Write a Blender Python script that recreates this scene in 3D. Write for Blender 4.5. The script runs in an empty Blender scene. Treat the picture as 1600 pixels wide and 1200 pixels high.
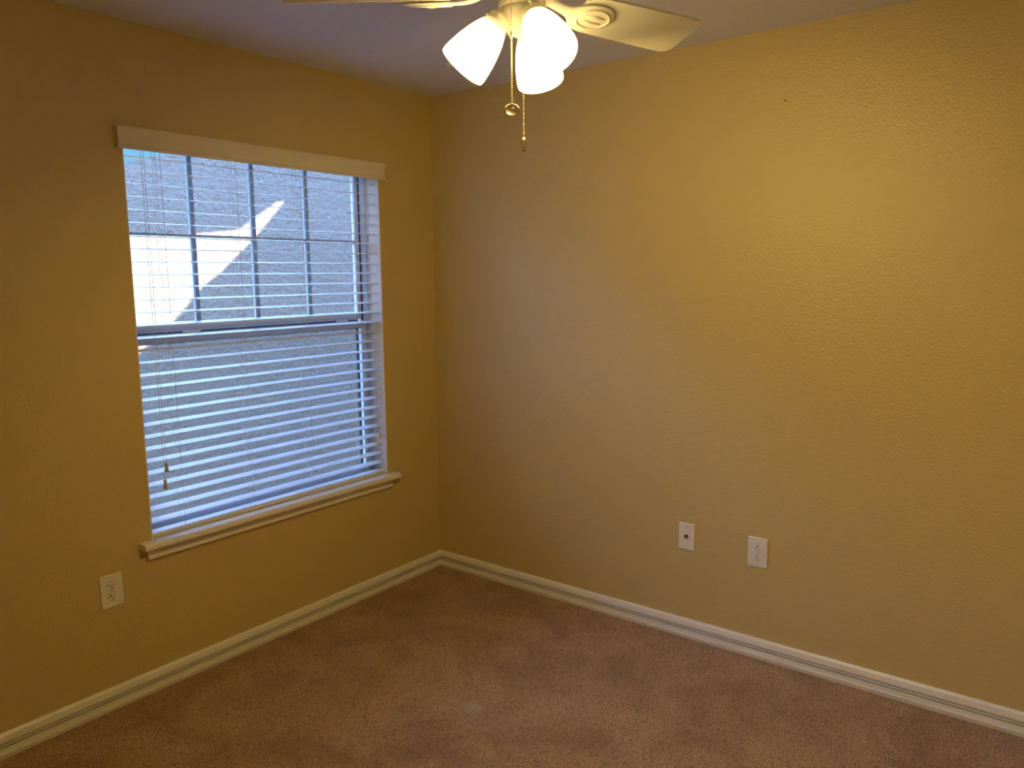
import bpy, bmesh, math, random
from mathutils import Vector, Matrix
random.seed(4)
PI = math.pi
S = bpy.context.scene
COL = S.collection

# ---------------------------------------------------------------- camera
def look(yaw, pitch, roll):
    f = Vector((math.sin(yaw)*math.cos(pitch), math.cos(yaw)*math.cos(pitch), math.sin(pitch)))
    r = f.cross(Vector((0, 0, 1))).normalized(); u = r.cross(f)
    c, s = math.cos(roll), math.sin(roll)
    return c*r+s*u, -s*r+c*u, f
CAM = Vector((-2.9594, -2.7643, 1.5554))
r_, u_, f_ = look(0.9175, -0.1397, -0.0093)
cd = bpy.data.cameras.new('camera'); cam = bpy.data.objects.new('camera', cd); COL.objects.link(cam)
M = Matrix.Identity(4)
for i in range(3):
    M[i][0] = r_[i]; M[i][1] = u_[i]; M[i][2] = -f_[i]; M[i][3] = CAM[i]
cam.matrix_world = M
cd.sensor_fit = 'HORIZONTAL'; cd.sensor_width = 36; cd.lens = 1206.87/1600*36
cd.clip_start = .02
S.camera = cam

# ---------------------------------------------------------------- light
SKY_STRENGTH = 1.0
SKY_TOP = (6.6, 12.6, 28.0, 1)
SUN_STRENGTH = 42
LAMP_COL = (1.0, .71, .20)
FILL_W = 18.0           # added warm fill behind the viewer, brightens the right wall
SUN_DIR = Vector((.55, .60, -.58)).normalized()      # the way the sunlight travels
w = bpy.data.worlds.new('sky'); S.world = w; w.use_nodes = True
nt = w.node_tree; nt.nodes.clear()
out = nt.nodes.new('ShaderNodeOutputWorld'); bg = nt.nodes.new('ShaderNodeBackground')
# clear blue low sky, overhead brightness added to light the blind slats
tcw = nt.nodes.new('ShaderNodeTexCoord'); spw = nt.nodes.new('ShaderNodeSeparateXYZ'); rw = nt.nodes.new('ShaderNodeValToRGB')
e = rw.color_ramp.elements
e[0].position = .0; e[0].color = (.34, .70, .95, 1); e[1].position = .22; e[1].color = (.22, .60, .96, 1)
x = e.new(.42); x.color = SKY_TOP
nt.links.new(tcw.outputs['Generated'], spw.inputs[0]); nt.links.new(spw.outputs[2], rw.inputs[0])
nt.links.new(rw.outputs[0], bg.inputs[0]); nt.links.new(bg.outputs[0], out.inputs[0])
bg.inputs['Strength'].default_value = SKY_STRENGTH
sd = bpy.data.lights.new('sun', 'SUN'); sd.energy = SUN_STRENGTH; sd.angle = .005; sd.color = (1, .93, .82)
so = bpy.data.objects.new('sun', sd); COL.objects.link(so)
so.rotation_euler = SUN_DIR.to_track_quat('-Z', 'Y').to_euler(); so.location = (-4, -4, 8)
hd = bpy.data.lights.new('fill_light', 'AREA'); hd.shape = 'RECTANGLE'; hd.size = 1.0; hd.size_y = 1.5; hd.energy = FILL_W; hd.color = (1, .76, .36)
ho = bpy.data.objects.new('fill_light', hd); COL.objects.link(ho); ho.location = (-4.75, -2.65, 1.3); ho.rotation_euler = (0, -math.pi/2, 0)
S.view_settings.view_transform = 'Standard'; S.view_settings.look = 'None'
S.view_settings.gamma = 1; S.view_settings.use_curve_mapping = False
S.view_settings.exposure = 0.0

# ---------------------------------------------------------------- materials
def mat(name, col, rough=.5, spec=.5, metal=0, bump=None, **kw):
    m = bpy.data.materials.new(name); m.use_nodes = True
    n = m.node_tree.nodes; L = m.node_tree.links; b = n['Principled BSDF']
    b.inputs['Base Color'].default_value = (*col, 1); b.inputs['Roughness'].default_value = rough
    b.inputs['Specular IOR Level'].default_value = spec; b.inputs['Metallic'].default_value = metal
    for k, v in kw.items(): b.inputs[k.replace('_', ' ')].default_value = v
    if bump:
        tc = n.new('ShaderNodeTexCoord'); prev = None
        for sc, dist, st in bump:
            t = n.new('ShaderNodeTexNoise'); t.inputs['Scale'].default_value = sc; t.inputs['Detail'].default_value = 3
            L.new(tc.outputs['Object'], t.inputs['Vector'])
            bp = n.new('ShaderNodeBump'); bp.inputs['Distance'].default_value = dist; bp.inputs['Strength'].default_value = st
            L.new(t.outputs['Fac'], bp.inputs['Height'])
            if prev: L.new(prev.outputs[0], bp.inputs['Normal'])
            prev = bp
        L.new(prev.outputs[0], b.inputs['Normal'])
    return m
WALL = mat('tan_satin_paint', (.60, .46, .20), .42, .85, bump=[(120, .0035, .7), (42, .005, .3)])
CEIL = mat('ceiling_white_texture', (.74, .73, .72), .8, .2, bump=[(60, .004, .6), (22, .006, .4)])
TRIM = mat('white_trim_paint', (.80, .78, .74), .35, .5)
BLIND = mat('white_blind', (.67, .70, .73), .34, .5)
VAL = mat('valance_white', (.74, .68, .60), .4, .5)
ALU = mat('white_window_frame', (.62, .64, .66), .4, .5)
MUNT_DIM = mat('grille_bar_backlit', (.30, .34, .36), .5)  # white bars greyed, their backlit shade put into the colour
GASK = mat('dark_gasket', (.02, .025, .03), .6)
CORD = mat('blind_cord', (.72, .68, .6), .8)
WOODT = mat('tassel_wood', (.55, .40, .24), .45)
CREAM = mat('cream_tassel', (.78, .72, .58), .5)
PLATE = mat('white_plate', (.80, .77, .73), .3, .5)
GAP_SHADOW = mat('painted_gap_shadow', (.5, .44, .38), .7)
SLOT = mat('slot_dark', (.015, .012, .01), .6)
REDJ = mat('red_jack', (.45, .04, .02), .4)
FANW = mat('fan_white', (.82, .78, .68), .35, .5)
BRASS = mat('chain_metal', (.75, .62, .38), .25, metal=1)
STUC = mat('stucco', (.25, .185, .140), .9, .2, bump=[(26, .02, .8), (75, .01, .7)])
SOIL = mat('outdoor_gravel', (.25, .22, .18), .95, .1, bump=[(30, .02, .8)])
BOARDM = mat('shadow_board_mat', (.5, .5, .5), .8)

STAIN = (-.9724, -1.0479, 0)
def carpet_mat():
    m = bpy.data.materials.new('carpet_brown'); m.use_nodes = True
    n = m.node_tree.nodes; L = m.node_tree.links; b = n['Principled BSDF']
    b.inputs['Roughness'].default_value = .95; b.inputs['Specular IOR Level'].default_value = .1
    b.inputs['Sheen Weight'].default_value = .15
    tc = n.new('ShaderNodeTexCoord')
    def noise(sc, det=4, rough=.6, dist=0):
        t = n.new('ShaderNodeTexNoise'); t.inputs['Scale'].default_value = sc; t.inputs['Detail'].default_value = det
        t.inputs['Roughness'].default_value = rough; t.inputs['Distortion'].default_value = dist
        L.new(tc.outputs['Object'], t.inputs['Vector']); return t
    def ramp(src, stops):
        r = n.new('ShaderNodeValToRGB'); e = r.color_ramp.elements
        e[0].position, e[0].color = stops[0][0], (*stops[0][1], 1); e[1].position, e[1].color = stops[1][0], (*stops[1][1], 1)
        for p, c in stops[2:]:
            x = e.new(p); x.color = (*c, 1)
        L.new(src, r.inputs[0]); return r
    def mul(a, c, fac=1):
        x = n.new('ShaderNodeMix'); x.data_type = 'RGBA'; x.blend_type = 'MULTIPLY'; x.inputs[0].default_value = fac
        L.new(a, x.inputs[6]); L.new(c, x.inputs[7]); return x.outputs[2]
    base = ramp(noise(3.2, 5, .6, .8).outputs['Fac'], [(.34, (.41, .255, .14)), (.62, (.60, .385, .225))])
    fine = ramp(noise(170, 3, .7).outputs['Fac'], [(.36, (.22, .19, .17)), (.55, (1.15, 1.15, 1.15))])
    mid = ramp(noise(48, 4, .7, .5).outputs['Fac'], [(.30, (.62, .60, .58)), (.50, (1, 1, 1))])
    c = mul(mul(base.outputs[0], fine.outputs[0]), mid.outputs[0])
    # pale spill mark
    mp = n.new('ShaderNodeVectorMath'); mp.operation = 'DISTANCE'; mp.inputs[1].default_value = STAIN
    L.new(tc.outputs['Object'], mp.inputs[0])
    nz = noise(40, 3); ad = n.new('ShaderNodeMath'); ad.operation = 'MULTIPLY_ADD'; ad.inputs[1].default_value = .035; 
    L.new(nz.outputs['Fac'], ad.inputs[0]); L.new(mp.outputs['Value'], ad.inputs[2])
    rr = ramp(ad.outputs[0], [(.030, (.42, .42, .42)), (.070, (0, 0, 0))])
    mx = n.new('ShaderNodeMix'); mx.data_type = 'RGBA'; L.new(rr.outputs[0], mx.inputs[0]); L.new(c, mx.inputs[6]); mx.inputs[7].default_value = (.56, .52, .33, 1)
    L.new(mx.outputs[2], b.inputs['Base Color'])
    b1 = n.new('ShaderNodeBump'); b1.inputs['Distance'].default_value = .012; b1.inputs['Strength'].default_value = .8
    L.new(noise(150, 3, .7).outputs['Fac'], b1.inputs['Height'])
    b2 = n.new('ShaderNodeBump'); b2.inputs['Distance'].default_value = .02; b2.inputs['Strength'].default_value = .5
    L.new(noise(30, 4, .6).outputs['Fac'], b2.inputs['Height']); L.new(b1.outputs[0], b2.inputs['Normal'])
    L.new(b2.outputs[0], b.inputs['Normal'])
    return m

def glass_mat():
    m = bpy.data.materials.new('pane_glass'); m.use_nodes = True
    n = m.node_tree.nodes; L = m.node_tree.links; n.clear()
    o = n.new('ShaderNodeOutputMaterial'); t = n.new('ShaderNodeBsdfTransparent'); g = n.new('ShaderNodeBsdfGlossy')
    t.inputs[0].default_value = (.93, .96, .96, 1); g.inputs['Roughness'].default_value = .02
    fr = n.new('ShaderNodeFresnel'); fr.inputs[0].default_value = 1.35
    mx = n.new('ShaderNodeMixShader'); L.new(fr.outputs[0], mx.inputs[0]); L.new(t.outputs[0], mx.inputs[1]); L.new(g.outputs[0], mx.inputs[2])
    L.new(mx.outputs[0], o.inputs[0]); return m
GLASS = glass_mat()
def screen_mat():
    m = bpy.data.materials.new('insect_screen'); m.use_nodes = True
    n = m.node_tree.nodes; L = m.node_tree.links; n.clear()
    o = n.new('ShaderNodeOutputMaterial'); t = n.new('ShaderNodeBsdfTransparent'); g = n.new('ShaderNodeBsdfDiffuse')
    g.inputs[0].default_value = (.10, .11, .10, 1)
    mx = n.new('ShaderNodeMixShader'); mx.inputs[0].default_value = .12
    L.new(t.outputs[0], mx.inputs[1]); L.new(g.outputs[0], mx.inputs[2]); L.new(mx.outputs[0], o.inputs[0]); return m
SCREEN = screen_mat()
def shade_mat():
    # lit frosted glass: the glow is strongest round the bulb and weak at the collar (local Z from 0 at the collar to 1)
    m = bpy.data.materials.new('lit_frosted_glass'); m.use_nodes = True
    n = m.node_tree.nodes; L = m.node_tree.links; b = n['Principled BSDF']
    b.inputs['Base Color'].default_value = (.85, .80, .68, 1); b.inputs['Roughness'].default_value = .35
    tc = n.new('ShaderNodeTexCoord'); sp = n.new('ShaderNodeSeparateXYZ'); L.new(tc.outputs['Object'], sp.inputs[0])
    mr = n.new('ShaderNodeMapRange'); mr.inputs[1].default_value = .005; mr.inputs[2].default_value = .05
    mr.inputs[3].default_value = .35; mr.inputs[4].default_value = SHADE_E; mr.interpolation_type = 'SMOOTHSTEP'
    L.new(sp.outputs[2], mr.inputs[0]); L.new(mr.outputs[0], b.inputs['Emission Strength'])
    b.inputs['Emission Color'].default_value = (1, .73, .27, 1)
    return m
SHADE_E = 14.0
SHADE = shade_mat()
def emis(name, col, e):
    m = bpy.data.materials.new(name); m.use_nodes = True; b = m.node_tree.nodes['Principled BSDF']
    b.inputs['Base Color'].default_value = (.9, .9, .9, 1); b.inputs['Emission Color'].default_value = (*col, 1); b.inputs['Emission Strength'].default_value = e
    return m
BULB = emis('lit_bulb', LAMP_COL, 12)

# ---------------------------------------------------------------- helpers
def obj(name, bm, m, parent=None, smooth=False, bevel=0, loc=None, rot=None):
    bmesh.ops.recalc_face_normals(bm, faces=bm.faces)
    me = bpy.data.meshes.new(name); bm.to_mesh(me); bm.free(); me.materials.append(m)
    if smooth:
        for p in me.polygons: p.use_smooth = True
    o = bpy.data.objects.new(name, me); COL.objects.link(o)
    if loc is not None: o.location = loc
    if rot is not None: o.rotation_euler = rot
    if parent: o.parent = parent
    if bevel:
        b = o.modifiers.new('bevel', 'BEVEL'); b.width = bevel; b.segments = 2; b.limit_method = 'ANGLE'
    return o
def box(bm, x0, x1, y0, y1, z0, z1, mtx=None):
    v = [bm.verts.new((x, y, z)) for x in (x0, x1) for y in (y0, y1) for z in (z0, z1)]
    for f in ((0, 1, 3, 2), (4, 6, 7, 5), (0, 4, 5, 1), (2, 3, 7, 6), (0, 2, 6, 4), (1, 5, 7, 3)): bm.faces.new([v[i] for i in f])
    if mtx: bmesh.ops.transform(bm, matrix=mtx, verts=v)
    return v
def B(*a):
    bm = bmesh.new(); box(bm, *a); return bm
def loft(bm, rings, caps=True, closed=True):
    R = [[bm.verts.new(p) for p in ring] for ring in rings]
    n = len(R[0])
    for a, b in zip(R, R[1:]):
        for i in range(n if closed else n-1):
            j = (i+1) % n
            bm.faces.new((a[i], a[j], b[j], b[i]))
    if caps: bm.faces.new(R[0][::-1]); bm.faces.new(R[-1])
    return R
def lathe(bm, prof, seg=32, mtx=None, caps=True):
    rings = [[(r*math.cos(2*PI*i/seg), r*math.sin(2*PI*i/seg), z) for i in range(seg)] for r, z in prof]
    if mtx: rings = [[mtx @ Vector(p) for p in r] for r in rings]
    loft(bm, rings, caps)
def tube(bm, pts, r, seg=8, caps=True):
    pts = [Vector(p) for p in pts]; rs = r if isinstance(r, (list, tuple)) else [r]*len(pts)
    rings = []
    for i, p in enumerate(pts):
        d = (pts[min(i+1, len(pts)-1)]-pts[max(i-1, 0)]).normalized()
        a = d.orthogonal().normalized() if i == 0 else (a - d*a.dot(d)).normalized()
        b = d.cross(a)
        rings.append([p+rs[i]*(math.cos(2*PI*k/seg)*a+math.sin(2*PI*k/seg)*b) for k in range(seg)])
    loft(bm, rings, caps)
def prism(bm, poly, y0, y1):      # polygon in x,z extruded along y
    loft(bm, [[(x, y0, z) for x, z in poly], [(x, y1, z) for x, z in poly]])
def tag(o, label=None, cat=None, group=None, kind=None):
    if label: o['label'] = label
    if cat: o['category'] = cat
    if group: o['group'] = group
    if kind: o['kind'] = kind
    return o
def empty(name, loc=(0, 0, 0), rot=(0, 0, 0)):
    o = bpy.data.objects.new(name, None); COL.objects.link(o); o.location = loc; o.rotation_euler = rot; o.empty_display_size = .05
    return o
def struct(name, bm, m, label, parent=None, **k):
    o = obj(name, bm, m, parent, **k); tag(o, label, 'room', kind='structure'); return o

# ---------------------------------------------------------------- room shell
H = 2.44; XL = -3.2; YB = -3.5
WX0, WX1, WZ0, WZ1 = -1.573, -.369, .565, 2.078
T = .2
bm = bmesh.new()
box(bm, XL-T, WX0, 0, T, 0, H); box(bm, WX1, .0+T, 0, T, 0, H)
box(bm, WX0, WX1, 0, T, 0, WZ0); box(bm, WX0, WX1, 0, T, WZ1, H)
struct('wall_north', bm, WALL, 'tan painted wall with the window in it')
struct('wall_east', B(0, T, YB-T, 0, 0, H), WALL, 'tan painted blank wall to the right of the corner')
bm = bmesh.new(); DY0, DY1, DZ = -3.22, -2.36, 2.04  # doorway added so the fill light reaches the east wall
box(bm, XL-T, XL, DY1, 0, 0, H); box(bm, XL-T, XL, YB-T, DY0, 0, H); box(bm, XL-T, XL, DY0, DY1, DZ, H)
struct('wall_west', bm, WALL, 'tan wall behind the viewer with an added opening for the fill light')
bm = bmesh.new(); HX = -4.9  # unseen hall box added around the fill light
box(bm, HX-.1, HX, -4.0, -1.2, 0, H); box(bm, HX, XL-T, -4.1, -4.0, 0, H); box(bm, HX, XL-T, -1.2, -1.1, 0, H)
struct('added_hall_wall', bm, WALL, 'tan walls of the unseen hall added around the fill light')
struct('floor', B(HX-.1, XL-T, -4.1, -1.1, -.1, 0), SOIL, 'floor of the unseen hall added around the fill light')
struct('ceiling', B(HX-.1, XL-T, -4.1, -1.1, H, H+.1), CEIL, 'ceiling of the unseen hall added around the fill light')
bm = bmesh.new()
for yy in (DY0, DY1-.02): box(bm, XL-T, XL, yy, yy+.02, 0, DZ)
box(bm, XL-T, XL, DY0, DY1, DZ-.02, DZ)
struct('added_doorway', bm, TRIM, 'white lining of the added doorway behind the viewer')
struct('wall_south', B(XL, 0, YB-T, YB, 0, H), WALL, 'tan wall behind the viewer')
struct('floor', B(XL-T, T, YB-T, T, -.1, 0), carpet_mat(), 'brown cut pile carpet covering the whole floor')
struct('ceiling', B(XL-T, T, YB-T, T, H, H+.1), CEIL, 'white textured ceiling')

# baseboards: moulded profile (depth, height), mitred in the corner
BP = [(0, 0), (.0120, 0), (.0128, .004), (.0150, .0125), (.0165, .0160), (.0120, .0180), (.0120, .0370), (.0030, .0372), (.0030, .0415),
      (.0150, .0440), (.0160, .0465), (.0025, .0480), (.0025, .0545), (.0145, .0550), (.0155, .0570), (.0120, .0770), (.0100, .0800), (.0060, .0845), (0, .085)]
def run(a, b, nrm, ma, mb):
    a = Vector(a); b = Vector(b); nrm = Vector(nrm); d = (b-a).normalized()
    bm = bmesh.new()
    loft(bm, [[a+nrm*p+d*(p*ma)+Vector((0, 0, z)) for p, z in BP], [b+nrm*p-d*(p*mb)+Vector((0, 0, z)) for p, z in BP]])
    return bm
struct('baseboard_north', run((XL, 0, 0), (0, 0, 0), (0, -1, 0), 1, 1), TRIM, 'cream moulded baseboard under the window wall')
struct('baseboard_east', run((0, 0, 0), (0, YB, 0), (-1, 0, 0), 1, 1), TRIM, 'cream moulded baseboard along the blank right wall')
struct('baseboard_west', run((XL, -2.36, 0), (XL, 0, 0), (1, 0, 0), 0, 1), TRIM, 'baseboard behind the viewer on the left')
struct('baseboard_south', run((0, YB, 0), (XL, YB, 0), (0, 1, 0), 1, 1), TRIM, 'baseboard behind the viewer')

# ---------------------------------------------------------------- window
win = empty('window_1', (WX0, .1, WZ0)); tag(win, 'white framed single hung window with a grid in its upper sash', 'window', kind='structure')
def wpart(name, bm, m, parent=win, **k):
    o = obj(name, bm, m, None, **k)
    o.parent = parent
    o.matrix_parent_inverse = Matrix.Translation(-Vector(win.location)) if parent is win else Matrix.Identity(4)
    return o
# white plastered reveal lining
bm = bmesh.new()
box(bm, WX0, WX0+.004, -.0005, .085, WZ0+.02, WZ1); box(bm, WX1-.004, WX1, -.0005, .085, WZ0+.02, WZ1); box(bm, WX0, WX1, 0, .085, WZ1-.004, WZ1)
wpart('reveal_lining', bm, TRIM)
def frame(x0, x1, z0, z1, y0, y1, wl, wr, wb, wt):
    bm = bmesh.new()
    box(bm, x0, x0+wl, y0, y1, z0, z1); box(bm, x1-wr, x1, y0, y1, z0, z1)
    box(bm, x0+wl, x1-wr, y0, y1, z0, z0+wb); box(bm, x0+wl, x1-wr, y0, y1, z1-wt, z1)
    return bm
FX0, FX1 = WX0, WX1
wpart('window_frame', frame(FX0, FX1, WZ0+.0225, WZ1, .085, .165, .020, .020, .008, .02), ALU, bevel=.0015)
wpart('gasket', frame(FX0+.020, FX1-.020, WZ0+.030, WZ1-.02, .118, .124, .0045, .0045, .003, .003), GASK)
# upper sash, outer plane
us = wpart('upper_sash', frame(FX0+.0245, FX1-.0245, 1.350, WZ1-.02, .122, .146, .022, .022, .036, .022), ALU, bevel=.0015)
ug = wpart('glass', B(FX0+.044, FX1-.044, .133, .137, 1.384, WZ1-.04), GLASS, us)
for i in (1, 2, 3):
    x = FX0+.0465+(FX1-FX0-.093)*i/4 - .0
    wpart('muntin', B(x-.0085, x+.0085, .126, .144, 1.3862, WZ1-.042), MUNT_DIM, us)
wpart('muntin', B(FX0+.0465, FX1-.0465, .1265, .1435, 1.712, 1.727), MUNT_DIM, us)
# lower sash, inner plane
ls = wpart('lower_sash', frame(FX0+.0245, FX1-.0245, WZ0+.031, 1.343, .092, .116, .024, .024, .022, .034), ALU, bevel=.0015)
wpart('glass', B(FX0+.048, FX1-.048, .102, .106, WZ0+.0515, 1.311), GLASS, ls)
wpart('gasket', frame(FX0+.047, FX1-.047, WZ0+.0525, 1.3095, .0985, .1, .003, .003, .003, .003), GASK, ls)
bm = bmesh.new()
box(bm, -1.33, -1.27, .096, .116, 1.343, 1.350); box(bm, -1.275, -1.262, .100, .112, 1.3435, 1.358)
wpart('sash_lock', bm, ALU, ls, bevel=.001)
bm = bmesh.new()
box(bm, -.56, -.50, .096, .116, 1.343, 1.350); box(bm, -.562, -.549, .100, .112, 1.3435, 1.358)
wpart('sash_lock', bm, ALU, ls, bevel=.001)
wpart('screen_frame', frame(FX0+.0245, FX1-.0245, WZ0+.031, 1.35, .150, .158, .014, .014, .014, .014), GASK)
wpart('insect_screen', B(FX0+.036, FX1-.036, .1535, .1545, WZ0+.044, 1.34), SCREEN)

# window sill: stool board and apron
sill = empty('trim_1', (-.97, 0, .52)); tag(sill, 'cream wooden window sill with a moulded apron below the blind', 'window sill', kind='structure')
def loc_part(name, bm, m, root, **k):
    o = obj(name, bm, m, None, **k); o.parent = root; o.matrix_parent_inverse = root_inv(root); return o
def root_inv(root):
    return (Matrix.Translation(root.location) @ root.rotation_euler.to_matrix().to_4x4()).inverted()
# stool: nosed profile along x
sp = [(-.040, .5640), (-.047, .5645), (-.0505, .568), (-.0505, .573), (-.048, .5755), (-.0505, .577), (-.049, .582), (-.044, .5865), (-.036, .588), (0, .588), (0, .564)]
bm = bmesh.new(); loft(bm, [[(x, y, z) for y, z in sp] for x in (-1.622, -.326)])
box(bm, WX0+.0005, WX1-.0005, 0, .0848, .5655, .588)
loc_part('stool_board', bm, TRIM, sill)
ap = [(0, .518), (-.013, .518), (-.017, .521), (-.018, .526), (-.0165, .530), (-.013, .533), (-.012, .540), (-.014, .550), (-.020, .559), (-.026, .564), (0, .564)]
bm = bmesh.new(); loft(bm, [[(x, y, z) for y, z in ap] for x in (-1.597, -.351)])
loc_part('apron', bm, TRIM, sill)

# ---------------------------------------------------------------- blind
bl = empty('window_blind', (-.971, .037, .59))
tag(bl, 'white two inch slatted horizontal blind with a moulded valance hanging in the window', 'blind')
def bpart(name, bm, m, parent=bl, **k):
    o = obj(name, bm, m, None, **k); o.parent = parent
    if parent is bl: o.matrix_parent_inverse = root_inv(bl)
    return o
BX0, BX1 = -1.5665, -.3755
bpart('head_rail', B(BX0+.002, BX1-.002, .006, .066, 2.024, 2.070), BLIND, bevel=.002)
# valance profile (y, z)
vp = [(-.022, 2.0035), (-.030, 2.0035), (-.032, 2.006), (-.032, 2.0125), (-.030, 2.0145), (-.0285, 2.0165), (-.0265, 2.018), (-.0262, 2.028), (-.0275, 2.045),
      (-.030, 2.060), (-.032, 2.066), (-.0325, 2.073), (-.031, 2.079), (-.028, 2.0805), (-.018, 2.0805), (-.018, 2.0035)]
bm = bmesh.new()
VX0, VX1 = -1.6005, -.3505
# front board with mitred returns to the wall
prof = [(-y-.018, z) for y, z in vp[:-2]]
prof = [(d, z) for d, z in prof] + [(0, 2.0805), (0, 2.0035)]
path = [(VX0, 0), (VX0, -1), (VX1, -1), (VX1, 0)]
rings = []
for cx, side in ((VX0+.0145, -1), (VX1-.0145, 1)):
    pass
def ring(px, py, nx, ny): return [(px+nx*d, py+ny*d, z) for d, z in prof]
xi, xj, yi = VX0+.0145, VX1-.0145, -.018
loft(bm, [ring(xi, -.0006, -1, 0), ring(xi, yi, -1, -1), ring(xj, yi, 1, -1), ring(xj, -.0006, 1, 0)])
bpart('valance', bm, VAL)
# slats
tilt = math.radians(5.2)
def slat_bm():
    bm = bmesh.new(); n = 8; hw = .0250
    top = []; bot = []
    for i in range(n+1):
        y = -hw+2*hw*i/n; c = .0008*(1-(y/hw)**2)
        e = .0006 if i in (0, n) else .0
        top.append((y, c+.0014-e)); bot.append((y, c-.0014+e))
    pf = top+bot[::-1]
    xs = [(BX0, .80), (BX0+.003, .94), (BX0+.007, 1), (BX1-.007, 1), (BX1-.003, .94), (BX1, .80)]
    ct, st = math.cos(tilt), math.sin(tilt)
    loft(bm, [[(x-(-.971), (y*s)*ct-z*st, (y*s)*st+z*ct) for y, z in pf] for x, s in xs])
    return bm
first = None
slat_z = [.6455+.04615*k+.0026 for k in range(30)]
for k, z in enumerate(slat_z):
    if first is None:
        first = obj('slat', slat_bm(), BLIND, bl); o = first
    else:
        o = first.copy(); COL.objects.link(o); o.parent = bl
    o.location = (random.uniform(-.0012, .0012), 0, z-.59)
# bottom rail
bm = bmesh.new()
rp = [(.010, .591), (.012, .5895), (.062, .5895), (.064, .591), (.064, .603), (.060, .6065), (.037, .6085), (.014, .6065), (.010, .603)]
loft(bm, [[(x, y, z) for y, z in rp] for x in (BX0, BX1)])
br = bpart('bottom_rail', bm, BLIND)
LX = (-1.432, -1.121, -.811, -.505)
for x in LX:
    bm = bmesh.new()
    tube(bm, [(x, .0098, .600), (x, .0100, 2.026)], .0008, 6)
    tube(bm, [(x, .0648, .600), (x, .0645, 2.026)], .0008, 6)
    for z in slat_z: tube(bm, [(x, .0098, z-.0046), (x, .0648, z+.0012)], .0005, 4)
    bpart('ladder_cord', bm, CORD)
    bpart('lift_cord', (lambda b: (tube(b, [(x-.004, .037, .607), (x-.004, .037, 2.026)], .0007, 6), b)[1])(bmesh.new()), CORD)
    bpart('rail_plug', B(x-.012, x+.012, .0085, .0101, .5935, .6015), VAL, bevel=.0006)
def tassel_bm(h=.036, r=.0078):
    bm = bmesh.new()
    lathe(bm, [(.0022, 0), (.0058, -.0005), (.0062, -.003), (.0050, -.008), (.0046, -.012), (.0056, -.020), (r, -.029), (r*.98, -.033), (r*.75, -h), (.001, -h-.0004)], 20)
    return bm
def pull(name, x, ytop, zt, yb, zb, xb=None, m=WOODT):
    xb = x if xb is None else xb
    bm = bmesh.new()
    tube(bm, [(x, ytop, 2.006), (x+(xb-x)*.3, ytop-.002, zt), (xb, yb, zb)], .00085, 6)
    c = bpart(name, bm, CORD)
    t = obj('tassel', tassel_bm(), m, None); t.location = (xb, yb, zb+.001); t.parent = c
    cp = obj('tassel_cap', (lambda b: (lathe(b, [(.001, .0006), (.0052, .0004), (.0060, -.001), (.0058, -.0030), (.001, -.0032)], 16), b)[1])(bmesh.new()), PLATE, None)
    cp.location = (xb, yb, zb+.0022); cp.parent = c
pull('pull_cord', -1.495, .004, 1.6, -.002, .868, -1.497)
pull('pull_cord', -1.506, .003, 1.6, -.003, .803, -1.507)
pull('tilt_cord', -.440, .003, 1.2, -.004, .812, -.4235, CREAM)
pull('tilt_cord', -.447, .002, 1.3, -.005, .778, -.4345, CREAM)

# ---------------------------------------------------------------- wall plates (local: plate in the x,z plane facing -y)
def rrect(w, h, r, n=5):
    p = []
    for cx, cz, a0 in ((w/2-r, h/2-r, 0), (-w/2+r, h/2-r, 90), (-w/2+r, -h/2+r, 180), (w/2-r, -h/2+r, 270)):
        for i in range(n+1):
            a = math.radians(a0+90*i/n); p.append((cx+r*math.cos(a), cz+r*math.sin(a)))
    return p
def plate_bm(w, h):
    bm = bmesh.new()
    loft(bm, [[(x, y, z) for x, z in rrect(w-i, h-i, .003)] for y, i in ((0, 0), (-.0025, 0), (-.0048, .0035), (-.0055, .006))])
    return bm
def face_bm(r=.0165, flat=.0135):
    bm = bmesh.new(); pts = []
    for i in range(40):
        a = 2*PI*i/40; pts.append((r*math.cos(a), max(-flat, min(flat, r*math.sin(a)))))
    loft(bm, [[(x*s, y, z*s) for x, z in pts] for y, s in ((-.0050, 1), (-.0070, 1), (-.0076, .96))])
    return bm
def disc_bm(r, y0, y1, seg=18):
    bm = bmesh.new(); loft(bm, [[(r*math.cos(2*PI*i/seg), y, r*math.sin(2*PI*i/seg)) for i in range(seg)] for y in (y0, y1)]); return bm
def outlet(loc, rz, label, flip):
    t = empty('power_outlet', loc, (0, 0, rz)); tag(t, label, 'power outlet')
    obj('cover_plate', plate_bm(.079, .122), PLATE, t, smooth=False)
    s = -1 if flip else 1
    for zc in (.0193, -.0193):
        obj('receptacle_shadow', (lambda b: (bmesh.ops.translate(b, vec=(0, 0, zc), verts=b.verts), b)[1])(disc_bm(.0172, -.0057, -.0050, 36)), GAP_SHADOW, t)  # tinted disc paints the shadow line around each receptacle
    for zc in (.0193, -.0193):
        f = obj('receptacle', face_bm(), PLATE, t, loc=(0, 0, zc))
        bm = bmesh.new()
        box(bm, -.0078, -.0050, -.0080, -.0075, s*.0035-.0042, s*.0035+.0042)
        box(bm, .0052, .0074, -.0080, -.0075, s*.0035-.0036, s*.0035+.0036)
        obj('slots', bm, SLOT, f)
        obj('ground_hole', disc_bm(.0029, -.0080, -.0075), SLOT, f, loc=(0, 0, -s*.0068))
    obj('screw', disc_bm(.003, -.0063, -.0050), PLATE, t)
    return t
outlet((-1.7335, 0, .444), 0, 'cream duplex power outlet low on the wall below and left of the window', False)
outlet((0, -1.735, .446), -PI/2, 'white duplex power outlet on the blank right wall, right of the red jack plate', True)
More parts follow.
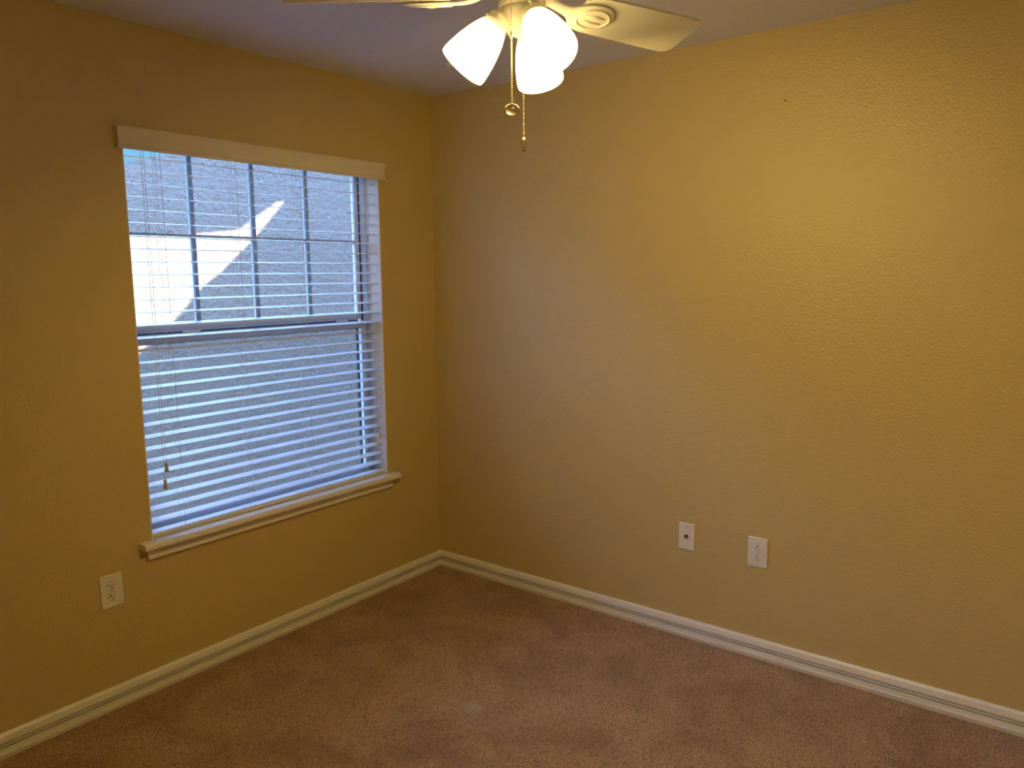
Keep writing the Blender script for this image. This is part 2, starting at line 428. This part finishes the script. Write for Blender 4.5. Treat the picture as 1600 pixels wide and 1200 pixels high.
t = empty('wall_jack', (0, -1.429, .450), (0, 0, -PI/2)); tag(t, 'narrow white wall plate with a small red jack in its middle', 'wall jack')
obj('cover_plate', plate_bm(.0725, .1145), PLATE, t)
rg = bmesh.new(); loft(rg, [[(x, y, z) for x, z in rrect(.026-i, .026-i, .006)] for y, i in ((-.0050, 0), (-.0062, .001), (-.0066, .003))])
obj('jack_ring', rg, PLATE, t)
jk = bmesh.new(); loft(jk, [[(x, y, z) for x, z in rrect(.0185, .0185, .003)] for y in (-.0064, -.0073)])
j = obj('jack_body', jk, REDJ, t); tag(j, 'red jack socket')
bm = bmesh.new(); box(bm, -.0055, .0045, -.0078, -.0072, -.002, .0060); obj('jack_opening', bm, SLOT, j)
obj('jack_contact', B(-.001, .0065, -.0080, -.0073, -.0055, -.0030), PLATE, j)
for z in (.042, -.042): obj('screw', disc_bm(.0022, -.0062, -.0050), BRASS, t, loc=(0, 0, z))
nm = obj('nail_hole', disc_bm(.0028, 0, -.0015), SLOT, None, loc=(0, -1.7749, 2.182), rot=(0, 0, -PI/2))  # dark disc drawn for a nail hole in the wall
tag(nm, 'tiny dark nail hole high on the blank right wall', 'nail hole')

# ---------------------------------------------------------------- ceiling fan
du = Vector((.8040, .5946, 0)); dl = Vector((-.5946, .8040, 0))
HUB = CAM.xy.to_3d() + du*1.7255; HUB.z = 0
fan = empty('ceiling_fan', (HUB.x, HUB.y, H)); tag(fan, 'white five blade ceiling fan with three lit frosted glass lamps', 'ceiling fan')
def fp(name, bm, m, parent=fan, **k):       # geometry given in hub coordinates with absolute z
    o = obj(name, bm, m, None, **k); o.parent = parent
    if parent is fan: o.location = (0, 0, -H)
    return o
def L(prof, seg=40):
    bm = bmesh.new(); lathe(bm, prof, seg); return bm
fp('canopy', L([(.068, 2.4398), (.070, 2.425), (.064, 2.405), (.045, 2.388), (.020, 2.380)]), FANW, smooth=True)
fp('downrod', L([(.0125, 2.385), (.0125, 2.29)], 20), FANW, smooth=True)
fp('motor_housing', L([(.020, 2.298), (.055, 2.292), (.085, 2.275), (.100, 2.250), (.102, 2.215), (.094, 2.192), (.080, 2.180), (.060, 2.176)]), FANW, smooth=True)
fp('switch_housing', L([(.058, 2.180), (.058, 2.172), (.046, 2.166), (.0455, 2.128), (.050, 2.124), (.0505, 2.113), (.046, 2.110)]), FANW, smooth=True)
fp('light_fitter', L([(.048, 2.111), (.047, 2.100), (.040, 2.085), (.030, 2.068), (.017, 2.057), (.008, 2.053), (.006, 2.046), (.001, 2.044)]), FANW, smooth=True)
a0 = math.atan2(du.y, du.x)
BLZ = 2.134; BR = .495
def blade_bm():
    # local: +x outward, thickness in z
    out = []
    prof = [(.150, .040), (.165, .052), (.20, .060), (.27, .0620), (.34, .0640), (.42, .0660), (BR-.020, .0665), (BR-.005, .060), (BR-.001, .048), (BR, .0)]
    top = [(x, w) for x, w in prof]; pts = [(x, w) for x, w in top[:-1]] + [(BR, .0)] + [(x, -w) for x, w in reversed(top[:-1])]
    bm = bmesh.new(); loft(bm, [[(x, y, z) for x, y in pts] for z in (-.003, .003)]); return bm
def iron_bm():
    bm = bmesh.new()
    # neck arm from the motor flange, swelling into the oval plate under the blade
    secs = [(.050, .016, .012, .006), (.080, .013, .006, .007), (.105, .012, -.002, .007), (.125, .016, -.006, .006), (.145, .030, -.0075, .005), (.165, .040, -.008, .0045),
            (.190, .044, -.008, .0045), (.215, .041, -.008, .0045), (.235, .031, -.008, .0045), (.247, .016, -.0075, .004), (.250, .004, -.007, .003)]
    rings = []
    for x, hw, z, ht in secs:
        rings.append([(x, hw*math.cos(2*PI*i/16), z+ht*math.sin(2*PI*i/16)) for i in range(16)])
    loft(bm, rings)
    return bm
def rib_bm():
    bm = bmesh.new()
    n = 28
    tube_pts = [(.193+.043*math.cos(2*PI*i/n), .031*math.sin(2*PI*i/n), -.0125) for i in range(n+1)]
    tube(bm, tube_pts, .0028, 6, caps=False)
    for y in (-.011, .011): tube(bm, [(.165, y*.7, -.0120), (.19, y, -.0128), (.222, y*.8, -.0120)], [.0015, .0045, .0015], 8)
    return bm
PH = math.radians(-17.6)
for k in range(5):
    a = PH+2*PI*k/5
    o = obj('fan_blade', blade_bm(), FANW, None, bevel=.001)
    o.parent = fan; o.location = (0, 0, BLZ-H); o.rotation_euler = (math.radians(-18), 0, a)
    ir = obj('blade_iron', iron_bm(), FANW, None, smooth=True); ir.parent = o
    obj('medallion_ring', rib_bm(), FANW, None, smooth=True).parent = ir if False else o
# lamps
SH = [(.0215, 0), (.0245, .004), (.0310, .015), (.0375, .031), (.0435, .051), (.0485, .073), (.0520, .095), (.0535, .110), (.0530, .118)]
def shade_bm():
    bm = bmesh.new(); inner = [(r-.003, z) for r, z in reversed(SH)]
    rings = SH + inner
    lathe(bm, rings, 44, caps=False); return bm
for phi, watts in ((-19, 66.0), (98, 1.5), (208, 27.0)):
    p = math.radians(phi); d = du*math.cos(p)+dl*math.sin(p)
    ta = math.radians(40); ax = (d*math.sin(ta)+Vector((0, 0, -math.cos(ta)))).normalized()
    neck = d*.052+Vector((0, 0, 2.083))
    q = ax.to_track_quat('Z', 'X')
    bm = bmesh.new(); mt = Matrix.Translation(neck) @ q.to_matrix().to_4x4()
    lathe(bm, [(.010, -.030), (.0135, -.024), (.0165, -.016), (.0245, -.010), (.0255, .001), (.0235, .006), (.016, .006), (.015, -.005)], 28, mt)
    s = fp('lamp_socket', bm, FANW, smooth=True)
    for k in range(3):
        aa = 2*PI*k/3+.6; v = mt @ Vector((.0255*math.cos(aa), .0255*math.sin(aa), -.004)); v2 = mt @ Vector((.034*math.cos(aa), .034*math.sin(aa), -.004))
        b2 = bmesh.new(); tube(b2, [v, v2], .0016, 8); tube(b2, [v2, v2+(v2-v)*.25], .0034, 10); obj('thumb_screw', b2, FANW, None).parent = s
    g = obj('lamp_shade', shade_bm(), SHADE, None, smooth=True); g.parent = fan
    g.location = neck-Vector((0, 0, H)); g.rotation_mode = 'QUATERNION'; g.rotation_quaternion = q
    bb = bmesh.new(); lathe(bb, [(.002, .006), (.012, .008), (.014, .022), (.020, .036), (.0265, .052), (.0285, .064), (.0265, .077), (.018, .088), (.008, .0925), (.001, .0935)], 24)
    u = obj('bulb', bb, BULB, None, smooth=True); u.parent = g
    ld = bpy.data.lights.new('bulb_light', 'POINT'); ld.energy = watts; ld.color = LAMP_COL; ld.shadow_soft_size = .03
    lo = bpy.data.objects.new('bulb_light', ld); COL.objects.link(lo); lo.parent = g; lo.location = (0, 0, .085)
# pull chains
def chain(px, D, ztop, zbot, r, thin_to=None):
    """vertical bead chain; px = sideways offset to the right as seen from the camera side"""
    base = du*(D-1.7255)-dl*px
    bm = bmesh.new(); z = ztop; step = r*2.5
    tube(bm, [base+Vector((0, 0, ztop)), base+Vector((0, 0, zbot))], r*.35, 5)
    while z > zbot:
        rr = r if (thin_to is None or z < thin_to) else r*.62
        bmesh.ops.create_icosphere(bm, subdivisions=1, radius=rr, matrix=Matrix.Translation(base+Vector((0, 0, z))))
        z -= step if (thin_to is None or z < thin_to) else step*.75
    return base, bm
b1, bm = chain(-.022, 1.665, 2.118, 1.908, .0019, 2.045)
c = fp('pull_chain', bm, BRASS, smooth=True)
bm = bmesh.new(); mt = Matrix.Translation(b1+Vector((0, 0, 1.895))) @ (-du).to_track_quat('Z', 'X').to_matrix().to_4x4()
lathe(bm, [(.001, -.0015), (.0135, -.0015), (.0155, 0), (.0155, .0012), (.0135, .0022), (.0128, .0012), (.001, .0010)], 32, mt)
bmesh.ops.scale(bm, vec=(1, 1, .82), verts=bm.verts, space=Matrix.Translation(-(b1+Vector((0, 0, 1.895)))))
obj('chain_fob', bm, BRASS, None, smooth=True).parent = c
bm = bmesh.new(); lathe(bm, [(.001, 2.050), (.0032, 2.048), (.0036, 2.043), (.0032, 2.038), (.001, 2.036)], 12, Matrix.Translation(b1))
obj('chain_connector', bm, BRASS, None, smooth=True).parent = c
b2, bm = chain(.002, 1.690, 2.060, 1.842, .0016)
c = fp('pull_chain', bm, BRASS, smooth=True)
bm = bmesh.new(); lathe(bm, [(.001, 1.845), (.0030, 1.8435), (.0052, 1.839), (.0056, 1.834), (.0040, 1.829), (.0034, 1.824), (.0050, 1.818), (.0045, 1.816), (.001, 1.815)], 16, Matrix.Translation(b2))
obj('chain_fob', bm, BRASS, None, smooth=True).parent = c

# ---------------------------------------------------------------- outside
NY = 2.9
def nb_roofline(x): return 2.376+.315*(x+.117)
bm = bmesh.new()
nbp = [(-4.0, -.6), (9.0, -.6), (9.0, nb_roofline(3.5)), (3.5, nb_roofline(3.5)), (-4.0, nb_roofline(-4.0))]
loft(bm, [[(x, NY, z) for x, z in nbp], [(x, NY+.25, z if z < 0 else z-.3) for x, z in nbp]])
nb = empty('neighbor_house', (2.5, NY, -.6)); tag(nb, 'pale stucco gable wall of the neighboring house seen through the blind', 'house')
loc_part('stucco_wall', bm, STUC, nb)
gr = struct('ground', B(-14, 14, T, 14, -.7, -.6), SOIL, 'pale ground between the two houses')
# outer face of this house and unseen boards added to shade the neighbour's wall
ex = bmesh.new(); box(ex, -9, XL-T, .0, T, -.6, 3.0); box(ex, T, 7, 0, T, -.6, 3.0); box(ex, XL-T, T, 0, T, H+.1, 3.0); box(ex, XL-T, T, 0, T, -.6, -.1)
struct('wall_outside', ex, STUC, 'outer stucco wall of this house')
tt = (NY-.35)/SUN_DIR.y
def back(p): return (p[0]-SUN_DIR.x*tt, p[1]-SUN_DIR.z*tt)
low = [(-3.6, -1.4), (-.6, .62), (-.082, 1.02), (.228, 1.275), (.45, 1.50), (.606, 1.60), (.951, 1.894), (1.275, 2.22), (1.9, 2.75), (9, 2.75)]
lowp = [back(p) for p in low]
poly = lowp+[(lowp[-1][0], 2.6), (lowp[0][0], 2.6)]
poly = [(x, max(z, 2.6)) for x, z in poly]
def clean(poly):
    o = []
    for p in poly:
        if not o or (abs(p[0]-o[-1][0])+abs(p[1]-o[-1][1])) > 1e-4: o.append(p)
    return o
bm = bmesh.new(); prism(bm, clean(poly), .346, .354)
struct('shadow_board', bm, BOARDM, 'unseen lower board cut to shape the sun patch on the neighboring wall')
up = [(-5.5, 1.80), (-.111, 1.872), (.326, 1.892), (.715, 1.937), (.804, 1.956), (1.157, 2.185), (1.262, 2.212), (1.32, 2.12), (1.9, 2.12), (1.9, 4.2), (-5.5, 4.2)]
bm = bmesh.new(); prism(bm, [back(p) for p in up], .346, .354)
struct('shadow_board', bm, BOARDM, 'unseen upper board cut to cast the upper shadow on the neighboring wall')
